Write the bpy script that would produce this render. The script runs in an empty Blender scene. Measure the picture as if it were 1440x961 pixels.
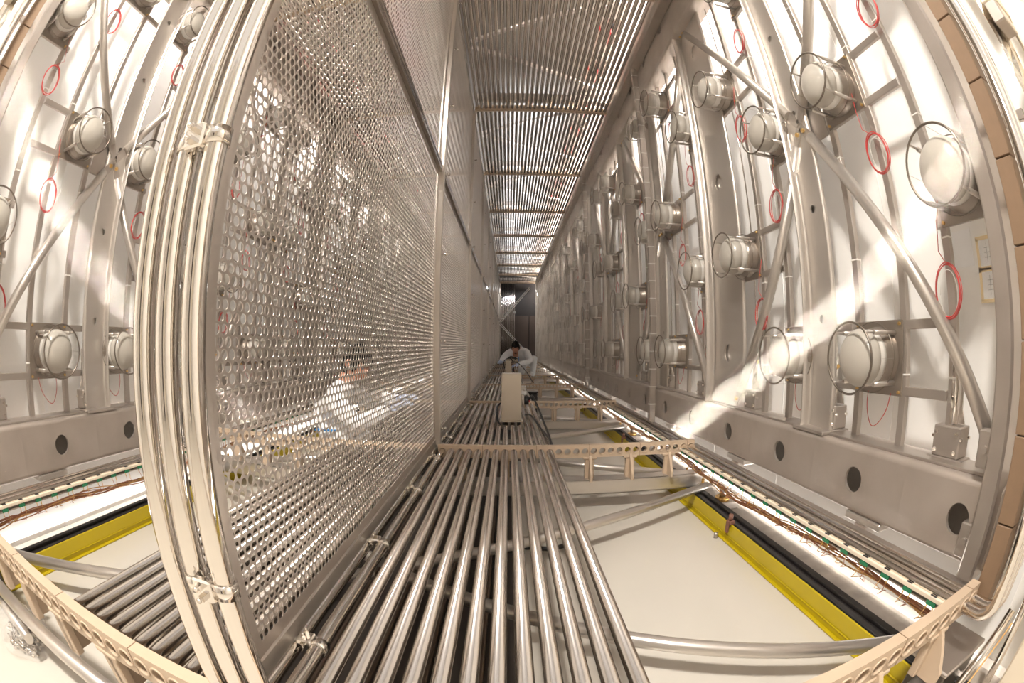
import bpy, bmesh, math, random
import numpy as np
from mathutils import Matrix, Vector
random.seed(7)
S = bpy.context.scene
COL = S.collection
PI = math.pi
ZO = 0.95            # height of the lens above the floor; all z below are measured from the lens
XC = -0.42           # cathode plane; u = distance from the cathode towards either side wall

# ------------------------------------------------------------------ camera (16 mm class full-frame fisheye)
def rot(yaw, pitch, roll):
    return (Matrix.Rotation(yaw, 3, 'Z') @ Matrix.Rotation(pitch, 3, 'X') @ Matrix.Rotation(roll, 3, 'Y'))
cd = bpy.data.cameras.new('camera'); cam = bpy.data.objects.new('camera', cd); COL.objects.link(cam)
cd.type = 'PANO'; cd.sensor_fit = 'HORIZONTAL'; cd.sensor_width = 36.0; cd.sensor_height = 36.0 * 961 / 1440
pc = cd.cycles if hasattr(cd, 'cycles') and hasattr(cd.cycles, 'panorama_type') else cd
pc.panorama_type = 'FISHEYE_EQUISOLID'; pc.fisheye_lens = 628.9 * 36 / 1440; pc.fisheye_fov = 3.6
M3 = rot(*[math.radians(a) for a in (-.40, .559, -.205)])
B3 = Matrix(((1, 0, 0), (0, 0, -1), (0, 1, 0)))
cam.matrix_world = Matrix.Translation((0, 0, ZO)) @ (M3 @ B3).to_4x4()
cd.clip_start = 0.01; cd.clip_end = 200
S.camera = cam

# ------------------------------------------------------------------ world, lamps, exposure
w = bpy.data.worlds.new('hall'); S.world = w; w.use_nodes = True
bg = w.node_tree.nodes['Background']; bg.inputs[0].default_value = (1.0, .93, .85, 1); bg.inputs[1].default_value = 0.85
vs = S.view_settings; vs.view_transform = 'Standard'; vs.look = 'None'; vs.exposure = 0.28; vs.gamma = 1; vs.use_curve_mapping = False
def area(name, loc, target, sx, sy, power, col=(1, .94, .86)):
    l = bpy.data.lights.new(name, 'AREA'); l.shape = 'RECTANGLE'; l.size = sx; l.size_y = sy; l.energy = power; l.color = col
    o = bpy.data.objects.new(name, l); COL.objects.link(o); o.location = (loc[0], loc[1], loc[2] + ZO)
    d = Vector(target) - Vector(loc); o.rotation_euler = d.to_track_quat('-Z', 'Y').to_euler(); return o
area('flood_lamp', (-.75, -.5, 3.0), (-.42, 1.6, .2), .36, .36, 190)
for sgn in (-1, 1):      # guessed fill strips along each wall, added to brighten walls and depth
    area('fill_strip', (XC + sgn * 1.78, 9.6, 3.0), (XC + sgn * 1.72, 9.6, 0), 18, .05, 1500, (1, .95, .9))
    area('fill_strip', (XC + sgn * 1.84, 9.6, -.935), (XC + sgn * 1.60, 9.6, .2), 18, .04, 26, (1, .95, .9))  # guessed low strip, added to whiten the wall under the beam
for x in (.33, -1.17):   # guessed fill aimed at the ceiling sheet, added to brighten the far chambers
    area('fill_uplight', (x, 11.2, 2.74), (x, 11.2, 3.0), .9, 12.5, 120, (.90, .94, 1))
area('end_fill', (.35, 18.75, 2.45), (.35, 18.5, -.9), .9, .03, 14, (.93, .96, 1))  # guessed light, added to match the brightness at the far end
try: S.cycles.use_light_tree = False; S.cycles.transparent_max_bounces = 16; S.cycles.use_denoising = True; S.cycles.max_bounces = 10
except Exception: pass

# ------------------------------------------------------------------ materials
MATS = {}
def mat(name, col, rough=.5, metal=0., noise=0., nscale=20., nstretch=(1, 1, 1), bump=0., rvar=0., coat=0., trans=0., alpha=1., tint=None, spec=None):
    if name in MATS: return MATS[name]
    m = bpy.data.materials.new(name); m.use_nodes = True; nt = m.node_tree; b = nt.nodes['Principled BSDF']
    b.inputs['Base Color'].default_value = (*col, 1); b.inputs['Roughness'].default_value = rough; b.inputs['Metallic'].default_value = metal
    if coat: b.inputs['Coat Weight'].default_value = coat
    if trans: b.inputs['Transmission Weight'].default_value = trans
    if spec is not None: b.inputs['Specular IOR Level'].default_value = spec
    if alpha < 1: b.inputs['Alpha'].default_value = alpha
    if noise or bump or rvar:
        tc = nt.nodes.new('ShaderNodeTexCoord'); mp = nt.nodes.new('ShaderNodeMapping'); mp.inputs['Scale'].default_value = nstretch
        nz = nt.nodes.new('ShaderNodeTexNoise'); nz.inputs['Scale'].default_value = nscale; nz.inputs['Detail'].default_value = 4
        nt.links.new(tc.outputs['Object'], mp.inputs[0]); nt.links.new(mp.outputs[0], nz.inputs['Vector'])
        if noise:
            cr = nt.nodes.new('ShaderNodeValToRGB'); t = tint or [c * (1 - noise) for c in col]
            cr.color_ramp.elements[0].position = .3; cr.color_ramp.elements[1].position = .7
            cr.color_ramp.elements[0].color = (*t, 1); cr.color_ramp.elements[1].color = (*col, 1)
            nt.links.new(nz.outputs[0], cr.inputs[0]); nt.links.new(cr.outputs[0], b.inputs['Base Color'])
        if rvar:
            mr = nt.nodes.new('ShaderNodeMapRange'); mr.inputs[3].default_value = max(0, rough - rvar); mr.inputs[4].default_value = rough + rvar
            nt.links.new(nz.outputs[0], mr.inputs[0]); nt.links.new(mr.outputs[0], b.inputs['Roughness'])
        if bump:
            bp = nt.nodes.new('ShaderNodeBump'); bp.inputs['Strength'].default_value = bump; bp.inputs['Distance'].default_value = .002
            nt.links.new(nz.outputs[0], bp.inputs['Height']); nt.links.new(bp.outputs[0], b.inputs['Normal'])
    MATS[name] = m; return m
CHROME = mat('polished_steel', (.80, .75, .69), .07, 1, rvar=.03, nscale=6)
TUBE = mat('drawn_steel_tube', (.50, .455, .42), .17, 1, noise=.12, nscale=30, nstretch=(8, .12, 8), rvar=.05)
STEEL = mat('brushed_steel', (.55, .495, .45), .38, .85, noise=.14, nscale=9, rvar=.1)
BEAM = mat('pickled_steel', (.54, .475, .425), .48, .6, noise=.16, nscale=5, rvar=.08, tint=(.43, .37, .32))
SATIN = mat('satin_steel', (.68, .63, .58), .30, .8, noise=.06, nscale=4)
SHEET = mat('perforated_steel', (.72, .655, .60), .34, .9, noise=.08, nscale=7, rvar=.06)
PLATE = mat('mounting_plate_steel', (.36, .31, .265), .33, .85, noise=.12, nscale=14)
PEEK = mat('tan_polymer', (.54, .415, .30), .5, noise=.05, nscale=12)
BROWN = mat('brown_polymer', (.24, .155, .095), .5, noise=.08, nscale=30)
WALLM = mat('white_wall', (.88, .86, .83), .45, noise=.03, nscale=2)
WHITE = mat('white_paint', (.86, .85, .83), .4)
FLOORM = mat('cream_floor', (.62, .58, .515), .22, noise=.05, nscale=1.6, rvar=.06)
STRIPM = mat('stained_concrete', (.46, .40, .34), .6, noise=.35, nscale=9)
CEILM = mat('ceiling_sheet', (.44, .41, .38), .4, .6, noise=.25, nscale=5)
DARK = mat('dark_opening', (.025, .02, .018), .8)
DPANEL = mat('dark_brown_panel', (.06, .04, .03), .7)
YELLOW = mat('yellow_paint', (.52, .395, .006), .38, noise=.08, nscale=6)
BLACK = mat('black_rubber', (.028, .025, .024), .5, noise=.3, nscale=14)
BLKCABLE = mat('black_cable', (.012, .012, .013), .45)
DOME = mat('coated_glass', (.50, .465, .41), .3, coat=.5, noise=.06, nscale=8)
BAND = mat('white_band', (.72, .69, .64), .35)
RINGM = mat('guard_ring_steel', (.22, .185, .155), .35, .9)
GOLD = mat('brass', (.80, .52, .18), .3, 1)
RED = mat('red_cable', (.55, .03, .03), .45)
WCABLE = mat('white_cable', (.82, .80, .76), .5)
COPPER = mat('copper_wire', (.45, .20, .11), .45, .3)
AMBER = mat('amber_wire', (.72, .42, .16), .5)
GREEN = mat('green_board', (.02, .20, .09), .5)
WIREM = mat('sense_wire_steel', (.92, .87, .79), .07, 1)
PAPER = mat('paper', (.86, .86, .86), .7)
TAPE = mat('masking_tape', (.78, .62, .36), .6)
INK = mat('ink', (.08, .08, .1), .7)
SUIT = mat('white_coverall', (.84, .84, .85), .75, noise=.06, nscale=14, bump=.4)
SKIN = mat('skin', (.55, .27, .18), .5, noise=.08, nscale=30)
HAIR = mat('dark_hair', (.006, .004, .003), .75, spec=.2, bump=.6, nscale=80)
BLUE = mat('blue_print', (.03, .22, .55), .5)
GLOVE = mat('pale_blue_glove', (.55, .62, .80), .5)
BOXM = mat('etched_steel_box', (.64, .56, .46), .38, .55, noise=.08, nscale=3)
FOIL = mat('crumpled_foil', (.75, .70, .62), .22, 1, bump=1., nscale=60)
BAG = mat('clear_plastic', (.95, .93, .92), .15, alpha=.16)
GREENDOT = mat('green_sticker', (.02, .40, .16), .5)
CREAM = mat('cream_tray', (.80, .70, .56), .45)

# ------------------------------------------------------------------ mesh helper
class MB:
    def __init__(s): s.v = []; s.f = []; s.sm = []
    def add(s, vs, fs, smooth=False):
        n = len(s.v); s.v += [tuple(p) for p in vs]; s.f += [tuple(i + n for i in f) for f in fs]; s.sm += [smooth] * len(fs); return s
    def box(s, x0, x1, y0, y1, z0, z1, R=None, o=(0, 0, 0)):
        vs = [Vector((x, y, z)) for x in (x0, x1) for y in (y0, y1) for z in (z0, z1)]
        if R: vs = [R @ v + Vector(o) for v in vs]
        return s.add(vs, [(0, 1, 3, 2), (4, 6, 7, 5), (0, 4, 5, 1), (2, 3, 7, 6), (0, 2, 6, 4), (1, 5, 7, 3)])
    def bbox(s, x0, x1, y0, y1, z0, z1, b=.004):       # box with chamfered edges
        xs, ys, zs = (x0, x1), (y0, y1), (z0, z1); vs = []; idx = {}
        for i in (0, 1):
            for j in (0, 1):
                for k in (0, 1):
                    sx, sy, sz = 1 - 2 * i, 1 - 2 * j, 1 - 2 * k
                    for a in range(3):
                        p = [xs[i], ys[j], zs[k]]
                        for q, sg in enumerate((sx, sy, sz)):
                            if q != a: p[q] += sg * b
                        idx[i, j, k, a] = len(vs); vs.append(p)
        fs = []
        for a in range(3):
            o = [q for q in range(3) if q != a]
            for e in (0, 1):
                loop = []
                for (m, n) in ((0, 0), (1, 0), (1, 1), (0, 1)):
                    c = [0, 0, 0]; c[a] = e; c[o[0]] = m; c[o[1]] = n; loop.append(idx[c[0], c[1], c[2], a])
                fs.append(loop)
            for m in (0, 1):
                for n in (0, 1):
                    c0 = [0, 0, 0]; c0[o[0]] = m; c0[o[1]] = n; c1 = list(c0); c1[a] = 1
                    fs.append([idx[(*c0, o[0])], idx[(*c1, o[0])], idx[(*c1, o[1])], idx[(*c0, o[1])]])
        for i in (0, 1):
            for j in (0, 1):
                for k in (0, 1): fs.append([idx[i, j, k, 0], idx[i, j, k, 1], idx[i, j, k, 2]])
        return s.add(vs, fs)
    def cyl(s, p, q, r, n=12, r2=None, caps=True, smooth=True):
        p, q = Vector(p), Vector(q); d = (q - p).normalized(); r2 = r if r2 is None else r2
        a = d.orthogonal().normalized(); b = d.cross(a); vs = []
        for c, rr in ((p, r), (q, r2)):
            for i in range(n):
                t = 2 * PI * i / n; vs.append(c + a * (rr * math.cos(t)) + b * (rr * math.sin(t)))
        s.add(vs, [(i, (i + 1) % n, n + (i + 1) % n, n + i) for i in range(n)], smooth)
        if caps:
            k = len(s.v) - 2 * n
            s.f.append(tuple(k + i for i in reversed(range(n)))); s.f.append(tuple(k + n + i for i in range(n))); s.sm += [False, False]
        return s
    def path(s, pts, r, n=8, closed=False, caps=True):
        P = [Vector(p) for p in pts]; m = len(P); rs = r if isinstance(r, (list, tuple)) else [r] * m
        vs = []; a = None
        for i in range(m):
            t = (P[(i + 1) % m] - P[i - 1]) if closed else (P[min(i + 1, m - 1)] - P[max(i - 1, 0)])
            t.normalize()
            if a is None: a = t.orthogonal().normalized()
            else:
                a = a - t * a.dot(t); a = a.normalized() if a.length > 1e-6 else t.orthogonal().normalized()
            b = t.cross(a)
            for k in range(n):
                g = 2 * PI * k / n; vs.append(P[i] + a * (rs[i] * math.cos(g)) + b * (rs[i] * math.sin(g)))
        fs = []
        for i in range(m if closed else m - 1):
            j = (i + 1) % m
            for k in range(n): fs.append((i * n + k, i * n + (k + 1) % n, j * n + (k + 1) % n, j * n + k))
        s.add(vs, fs, True)
        if caps and not closed:
            k0 = len(s.v) - m * n
            s.f.append(tuple(k0 + i for i in reversed(range(n)))); s.f.append(tuple(k0 + (m - 1) * n + i for i in range(n))); s.sm += [False, False]
        return s
    def lathe(s, c, axis, prof, n=24):        # prof: (distance along axis, radius)
        c = Vector(c); d = Vector(axis).normalized(); a = d.orthogonal().normalized(); b = d.cross(a); vs = []
        for h, r in prof:
            for i in range(n):
                t = 2 * PI * i / n; vs.append(c + d * h + a * (r * math.cos(t)) + b * (r * math.sin(t)))
        fs = [(j * n + i, j * n + (i + 1) % n, (j + 1) * n + (i + 1) % n, (j + 1) * n + i) for j in range(len(prof) - 1) for i in range(n)]
        return s.add(vs, fs, True)
    def holeplate(s, o, ex, ey, w, h, r, n=20):   # w x h rectangle centred on o with a round hole
        o, ex, ey = Vector(o), Vector(ex), Vector(ey); inner = []; outer = []
        for i in range(n):
            t = 2 * PI * (i + .5) / n; c, q = math.cos(t), math.sin(t)
            inner.append(o + ex * (r * c) + ey * (r * q))
            k = min(w / 2 / max(abs(c), 1e-9), h / 2 / max(abs(q), 1e-9)); outer.append(o + ex * (k * c) + ey * (k * q))
        s.add(inner + outer, [(i, (i + 1) % n, n + (i + 1) % n, n + i) for i in range(n)])
        for a_, b_ in ((1, 1), (-1, 1), (-1, -1), (1, -1)):      # corner triangles
            cpt = o + ex * (a_ * w / 2) + ey * (b_ * h / 2)
            t = math.atan2(b_ * h, a_ * w) % (2 * PI); i = int(math.floor(t / (2 * PI) * n - .5)) % n
            s.add([outer[i], cpt, outer[(i + 1) % n]], [(0, 1, 2)])
        return inner
    def mesh(s, name, m):
        me = bpy.data.meshes.new(name); me.from_pydata(s.v, [], s.f); me.polygons.foreach_set('use_smooth', s.sm)
        if m: me.materials.append(m)
        me.update(); return me
    def build(s, name, m, parent=None, loc=(0, 0, 0)): return obj(name, s.mesh(name, m), parent, loc)
def obj(name, me, parent=None, loc=(0, 0, 0)):
    o = bpy.data.objects.new(name, me); COL.objects.link(o)
    if parent: o.parent = parent; o.location = loc
    else: o.location = (loc[0], loc[1], loc[2] + ZO)
    return o
def tag(o, label, cat, group=None, kind=None):
    o['label'] = label; o['category'] = cat
    if group: o['group'] = group
    if kind: o['kind'] = kind
    return o
def struct(o, label=None, cat=None):
    o['kind'] = 'structure'
    if label: o['label'] = label
    if cat: o['category'] = cat
    return o
def thing(name, label, cat, loc=(0, 0, 0), group=None):
    o = bpy.data.objects.new(name, None); COL.objects.link(o); o.empty_display_size = .05
    o.location = (loc[0], loc[1], loc[2] + ZO); return tag(o, label, cat, group)
ONES = ['', 'first', 'second', 'third', 'fourth', 'fifth', 'sixth', 'seventh', 'eighth', 'ninth', 'tenth', 'eleventh', 'twelfth', 'thirteenth', 'fourteenth', 'fifteenth', 'sixteenth', 'seventeenth', 'eighteenth', 'nineteenth']
TENS = {2: 'twent', 3: 'thirt', 4: 'fort', 5: 'fift', 6: 'sixt', 7: 'sevent'}
def nth(n):
    if n < 20: return ONES[n]
    a, b = divmod(n, 10); return TENS[a] + ('ieth' if b == 0 else 'y-' + ONES[b])
def X(u, s): return XC + s * u
SIDE = {1: 'right', -1: 'left'}
WHERE = {1: 'of the open chamber', -1: 'behind the cathode'}

# ------------------------------------------------------------------ the setting
Y0, Y1 = -3.2, 19.4
UW = 1.87
struct(MB().box(X(UW, -1), X(UW, 1), Y0, Y1, -1.05, -.95).build('floor', FLOORM), 'glossy cream floor under the tubes', 'floor')
for s in (1, -1):
    a, b = sorted((X(UW, s), X(UW + .1, s)))
    wl = struct(MB().box(a, b, Y0, Y1, -1.05, 3.2).build('wall_' + SIDE[s], WALLM), 'white wall behind the photomultipliers ' + WHERE[s], 'wall')
    for yy in [.35 + .83 * i for i in range(22)]:
        a, b = sorted((X(UW - .004, s), X(UW + .002, s)))
        MB().box(a, b, yy - .012, yy + .012, -.95, 3.15).build('seam_strip', WHITE, wl)
    a, b = sorted((X(1.575, s), X(1.80, s)))
    struct(MB().box(a, b, Y0, Y1, -.95, -.943).build('trim_%d' % (1 if s > 0 else 2), STRIPM), 'stained grey strip along the floor beside the black rail', 'floor strip')
ce = struct(MB().box(X(1.5, -1), X(1.5, 1), .0, Y1, 3.05, 3.1).build('ceiling', CEILM), 'grey metal ceiling above the tube rows', 'ceiling')
for s in (1, -1):
    a, b = sorted((X(1.5, s), X(UW + .1, s)))
    MB().box(a, b, .0, Y1, 3.12, 3.16).build('edge_panel', WHITE, ce)
fw = struct(MB().box(X(UW, -1), X(UW, 1), -3.3, -3.2, -1.05, 2.6).build('wall_front', WALLM), 'white hall wall behind the open end', 'wall')
for i, x in enumerate((-2.0, -1.35, -.75, .05, .7, 1.2)): MB().bbox(x - .05, x + .05, -3.2, -3.1, -.95, 2.6, .006).build('upright', (STEEL, BROWN, BLACK, STEEL, YELLOW, STEEL)[i], fw)  # unseen bars, added so the polished tubes have something to reflect
struct(MB().bbox(-.62, -.08, -3.2, -3.16, -.95, 1.15, .006).build('reflection_panel', DPANEL), 'dark unseen panel added on the hall wall for tube reflections', 'door')  # unseen dark panel, added to be mirrored in the polished tubes
be = struct(MB().box(X(UW, -1), X(UW, 1), 19.35, 19.45, -1, 3.2).build('wall_back', DARK), 'black back wall standing in for the dark far opening', 'wall')  # black colour stands in for the dark beyond the far opening
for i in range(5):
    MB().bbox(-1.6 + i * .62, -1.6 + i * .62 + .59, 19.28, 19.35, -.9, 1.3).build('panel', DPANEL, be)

# ------------------------------------------------------------------ perforated cathode
YJ = [.47 + 2.04 * j for j in range(10)]
ZB, ZM, ZT = -.555, 1.06, 2.655
def perforated(W, H, p=.0215, r=.0087, th=.0012, mg=.04):
    rp = p * math.sqrt(3) / 2; nx = int((W - 2 * mg) / p); nz = int((H - 2 * mg) / rp)
    cx = []
    y0 = (W - (nx - 1) * p) / 2; z0 = (H - (nz - 1) * rp) / 2
    for j in range(nz):
        for i in range(nx - (j % 2)): cx.append((y0 + (i + .5 * (j % 2)) * p, z0 + j * rp))
    C = np.array(cx); k = np.arange(12) * PI / 6
    ro = np.where(np.arange(12) % 2 == 0, p / 2, p / math.sqrt(3))
    n = len(C); inn = np.stack([np.cos(k), np.sin(k)], 1) * r; out = np.stack([np.cos(k), np.sin(k)], 1) * ro[:, None]
    V = np.zeros((n, 36, 3))
    V[:, :12, 1:] = C[:, None] + inn; V[:, 12:24, 1:] = C[:, None] + out; V[:, 24:, 1:] = C[:, None] + inn; V[:, 24:, 0] = -th
    i = np.arange(12); j = (i + 1) % 12
    q1 = np.stack([i, 12 + i, 12 + j, j], 1); q2 = np.stack([i, j, 24 + j, 24 + i], 1)
    Q = np.concatenate([q1, q2]); F = (Q[None] + (np.arange(n) * 36)[:, None, None]).reshape(-1, 4)
    V = V.reshape(-1, 3)
    ya, yb, za, zb = y0 - p / 2, y0 + (nx - .5) * p, z0 - rp / 2, z0 + (nz - .5) * rp
    e = .0006; ex = []; m = len(V)
    for a, b, c, d in ((0, W, 0, za + .003), (0, W, zb - .003, H), (0, ya + p * .45, za, zb), (yb - p * .45, W, za, zb)):
        ex += [(-e, a, c), (-e, b, c), (-e, b, d), (-e, a, d)]
    # leave the half-offset end cells of the odd rows open at the sides
    V = np.concatenate([V, np.array(ex)]); F = np.concatenate([F, m + np.arange(16).reshape(4, 4)])
    me = bpy.data.meshes.new('mesh_panel'); me.vertices.add(len(V)); me.vertices.foreach_set('co', V.ravel())
    me.loops.add(F.size); me.loops.foreach_set('vertex_index', F.ravel().astype(np.int32))
    me.polygons.add(len(F)); me.polygons.foreach_set('loop_start', np.arange(0, F.size, 4, dtype=np.int32))
    sm = np.zeros(len(F), bool); sm[:n * 24].reshape(n, 24)[:, 12:] = True
    me.polygons.foreach_set('use_smooth', sm); me.update(calc_edges=True); me.materials.append(SHEET); return me
cat = thing('cathode_plane', 'tall perforated steel cathode wall running down the middle between the two chambers', 'metal wall', (XC, .47, -.6))
CZ = -.6
pm = perforated(2.03, 1.60)
for j in range(9):
    for z in (ZB, ZM + .012):
        obj('mesh_panel', pm, cat, (0, YJ[j] - .47 + .005, z - CZ))
vs_ = MB().bbox(-.02, .032, -.016, .016, 0, ZT - ZB + .04, .005).mesh('joint_post', SATIN)
kn = MB().cyl((.03, 0, 0), (.05, 0, 0), .006).lathe((.05, 0, 0), (1, 0, 0), [(0, .01), (.006, .011), (.012, .008), (.014, 0)], 10).mesh('bolt', CHROME)
for j in range(1, 10):
    p_ = obj('joint_post', vs_, cat, (0, YJ[j] - .47, ZB - CZ - .02))
    for i in range(7): obj('bolt', kn, p_, (0, 0, .1 + .5 * i))
rl = MB().bbox(-.012, .02, 0, 2.0, -.011, .011, .003).mesh('mid_rail', TUBE)
for j in range(9):
    for dz in (-.014, .014): obj('mid_rail', rl, cat, (0, YJ[j] - .47 + .02, ZM + dz - CZ))
bt = MB().bbox(-.012, .004, 0, 18.36, -.04, .02, .003).mesh('bottom_rail', SATIN)
obj('bottom_rail', bt, cat, (0, 0, ZB - CZ)); obj('top_rail', bt, cat, (0, 0, ZT - CZ + .02))
# the three polished end tubes standing at the front edge, and the tube rings they continue in
def ring(x, y0, y1, z0, z1, r):
    pts = []; R_ = .06
    def arc(cy, cz, a0, a1): return [(x, cy + R_ * math.cos(math.radians(a0 + (a1 - a0) * i / 6)), cz + R_ * math.sin(math.radians(a0 + (a1 - a0) * i / 6))) for i in range(7)]
    pts += arc(y0 + R_, z0 + R_, 270, 180); pts += arc(y0 + R_, z1 - R_, 180, 90); pts += arc(y1 - R_, z1 - R_, 90, 0); pts += arc(y1 - R_, z0 + R_, 0, -90)
    return MB().path(pts, r, 20, closed=True)
RT = .0172
for k, lab in ((-1, 'polished steel ring tube standing behind the cathode front edge'), (0, 'polished steel ring tube forming the front edge of the cathode'), (1, 'polished steel ring tube on the open chamber side of the cathode edge')):
    o = ring(0, .42, 18.93, -.593, 2.68, RT).build('ring_tube', CHROME, None, (XC + .05 * k, 0, 0)); tag(o, lab, 'tube', 'tubes at the cathode edge')
# clamps tying ring tube to the cathode
def clamp_parts(t, vert):
    R = Matrix.Identity(3) if vert else Matrix(((1, 0, 0), (0, 0, 1), (0, -1, 0)))
    def P(m, name, mt):
        m.v = [tuple(R @ Vector(v)) for v in m.v]; return m.build(name, mt, t)
    c = MB(); 
    for sx in (0, 1): c.lathe((.05 * sx, 0, -.012), (0, 0, 1), [(0, .0174), (0, .0205), (.024, .0205), (.024, .0174)], 16)
    P(c, 'saddle', CHROME)
    P(MB().bbox(.008, .042, -.026, -.012, -.018, .018, .003), 'bridge', CHROME)
    for dz in (-.009, .009):
        b = MB().cyl((.025, -.026, dz), (.025, -.036, dz), .0065, 6, smooth=False); b.lathe((.025, -.036, dz), (0, -1, 0), [(0, .004), (.004, .004), (.006, .0)], 8)
        P(b, 'bolt', CHROME)
for i in range(6):
    z = -.32 + .58 * i
    t = thing('tube_clamp', nth(i + 1) + ' bolted clamp from the floor on the polished upright cathode edge tubes', 'clamp', (XC, .42, z), 'clamps on the upright tubes')
    clamp_parts(t, True)
for i in range(14):
    y = .65 + .53 * i
    t = thing('tube_clamp', nth(i + 1) + ' bolted clamp along the cathode foot, counted from its front edge', 'clamp', (XC, y, -.593), 'clamps along the cathode foot')
    t.rotation_euler = (0, 0, 0)
    clamp_parts(t, False)
    for c in t.children: c.rotation_euler = (0, 0, 0)

# ------------------------------------------------------------------ field cage tubes
tm = MB().cyl((0, .07, 0), (0, 18.53, 0), RT, 18, caps=True).mesh('field_cage_tube', TUBE)
def tube(k, s, z, lab, grp):
    tag(obj('field_cage_tube', tm, None, (X(.05 * k, s), .36, z)), lab, 'tube', grp)
for k in range(2, 14): tube(k, 1, -.593, nth(k) + ' grey floor tube from the cathode in the open chamber', 'floor tubes under the steel boxes')
for k in range(2, 12): tube(k, -1, -.593, nth(k) + ' grey floor tube from the cathode, on its far side', 'floor tubes behind the cathode')
for k in range(2, 31): tube(k, 1, 2.68, nth(k) + ' grey ceiling tube from the cathode in the open chamber', 'ceiling tubes over the open chamber')
for k in range(2, 31): tube(k, -1, 2.68, nth(k) + ' grey ceiling tube from the cathode, on its far side', 'ceiling tubes behind the cathode')
for s in (1, -1):
    for k in (29, 30):
        R_ = .05; pts = [(0, 18.5, -.593)] + [(0, .29 + R_ + R_ * math.cos(math.radians(a)), -.593 + R_ + R_ * math.sin(math.radians(a))) for a in range(270, 179, -15)] + [(0, .29, 2.6)]
        o = MB().path(pts, RT, 18).build('ring_tube', CHROME, None, (X(.05 * k, s), 0, 0))
        tag(o, ('inner' if k == 29 else 'outer') + ' polished tube at the framework foot bending upright ' + WHERE[s], 'tube', 'tubes at the frame foot ' + SIDE[s])
    um = MB().cyl((0, 0, 0), (0, 0, 3.24), RT, 12).mesh('end_tube', TUBE)
    for k in range(2, 14 if s > 0 else 12):
        tag(obj('end_tube', um, None, (X(.05 * k, s), 18.93, -.58)), nth(k) + ' upright grey end tube from the cathode at the far end ' + WHERE[s], 'tube', 'far end tubes ' + SIDE[s])

# ------------------------------------------------------------------ tan combs and cross beams
YC = [.41 + 2.04 * j for j in range(10)]
def comb_mesh():
    m = MB(); T = .016; H_ = .072
    for k in range(1, 31):
        x = .05 * k
        rings = [m.holeplate((x, y, 0), (1, 0, 0), (0, 0, 1), .05, H_, .0178, 16) for y in (-T, T)]
        m.add(rings[0] + rings[1], [(i, (i + 1) % 16, 16 + (i + 1) % 16, 16 + i) for i in range(16)], True)
        for y, d in ((-T, -1), (T, 1)):
            m.lathe((x, y, 0), (0, d, 0), [(0, .0178), (.003, .0182), (.003, .0225), (0, .0225)], 16)
    x0, x1 = .025, 1.525; h = H_ / 2
    m.add([(x0, -T, h), (x1, -T, h), (x1, T, h), (x0, T, h), (x0, -T, -h), (x1, -T, -h), (x1, T, -h), (x0, T, -h)], [(0, 1, 2, 3), (4, 7, 6, 5), (0, 3, 7, 4), (1, 5, 6, 2)])
    return m.mesh('bar', PEEK)
cm = comb_mesh()
lgm = MB().bbox(-.026, .026, -.014, .014, -.165, -.02, .003); _p = [(.014, -.02), (-.022, -.026), (-.045, -.06), (-.085, -.13), (-.085, -.165), (.014, -.165)]
lgm.add([(x, y, z) for x in (-.007, .007) for y, z in _p], [tuple(range(6)), tuple(range(11, 5, -1))] + [(i, (i + 1) % 6, 6 + (i + 1) % 6, 6 + i) for i in range(6)])
lgm = lgm.mesh('leg', PEEK)
lgu = MB().bbox(-.026, .026, -.014, .014, .02, .165, .003).mesh('leg', PEEK)
lug = MB().bbox(-.04, .04, -.02, .02, -.048, -.034, .003).mesh('shoulder', PEEK)
seg = MB().box(-.0012, .0012, -.0168, .0168, -.0366, .0366).mesh('joint', BROWN)
ORD = ['first', 'second', 'third', 'fourth', 'fifth', 'sixth', 'seventh', 'eighth', 'ninth', 'tenth']
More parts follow.
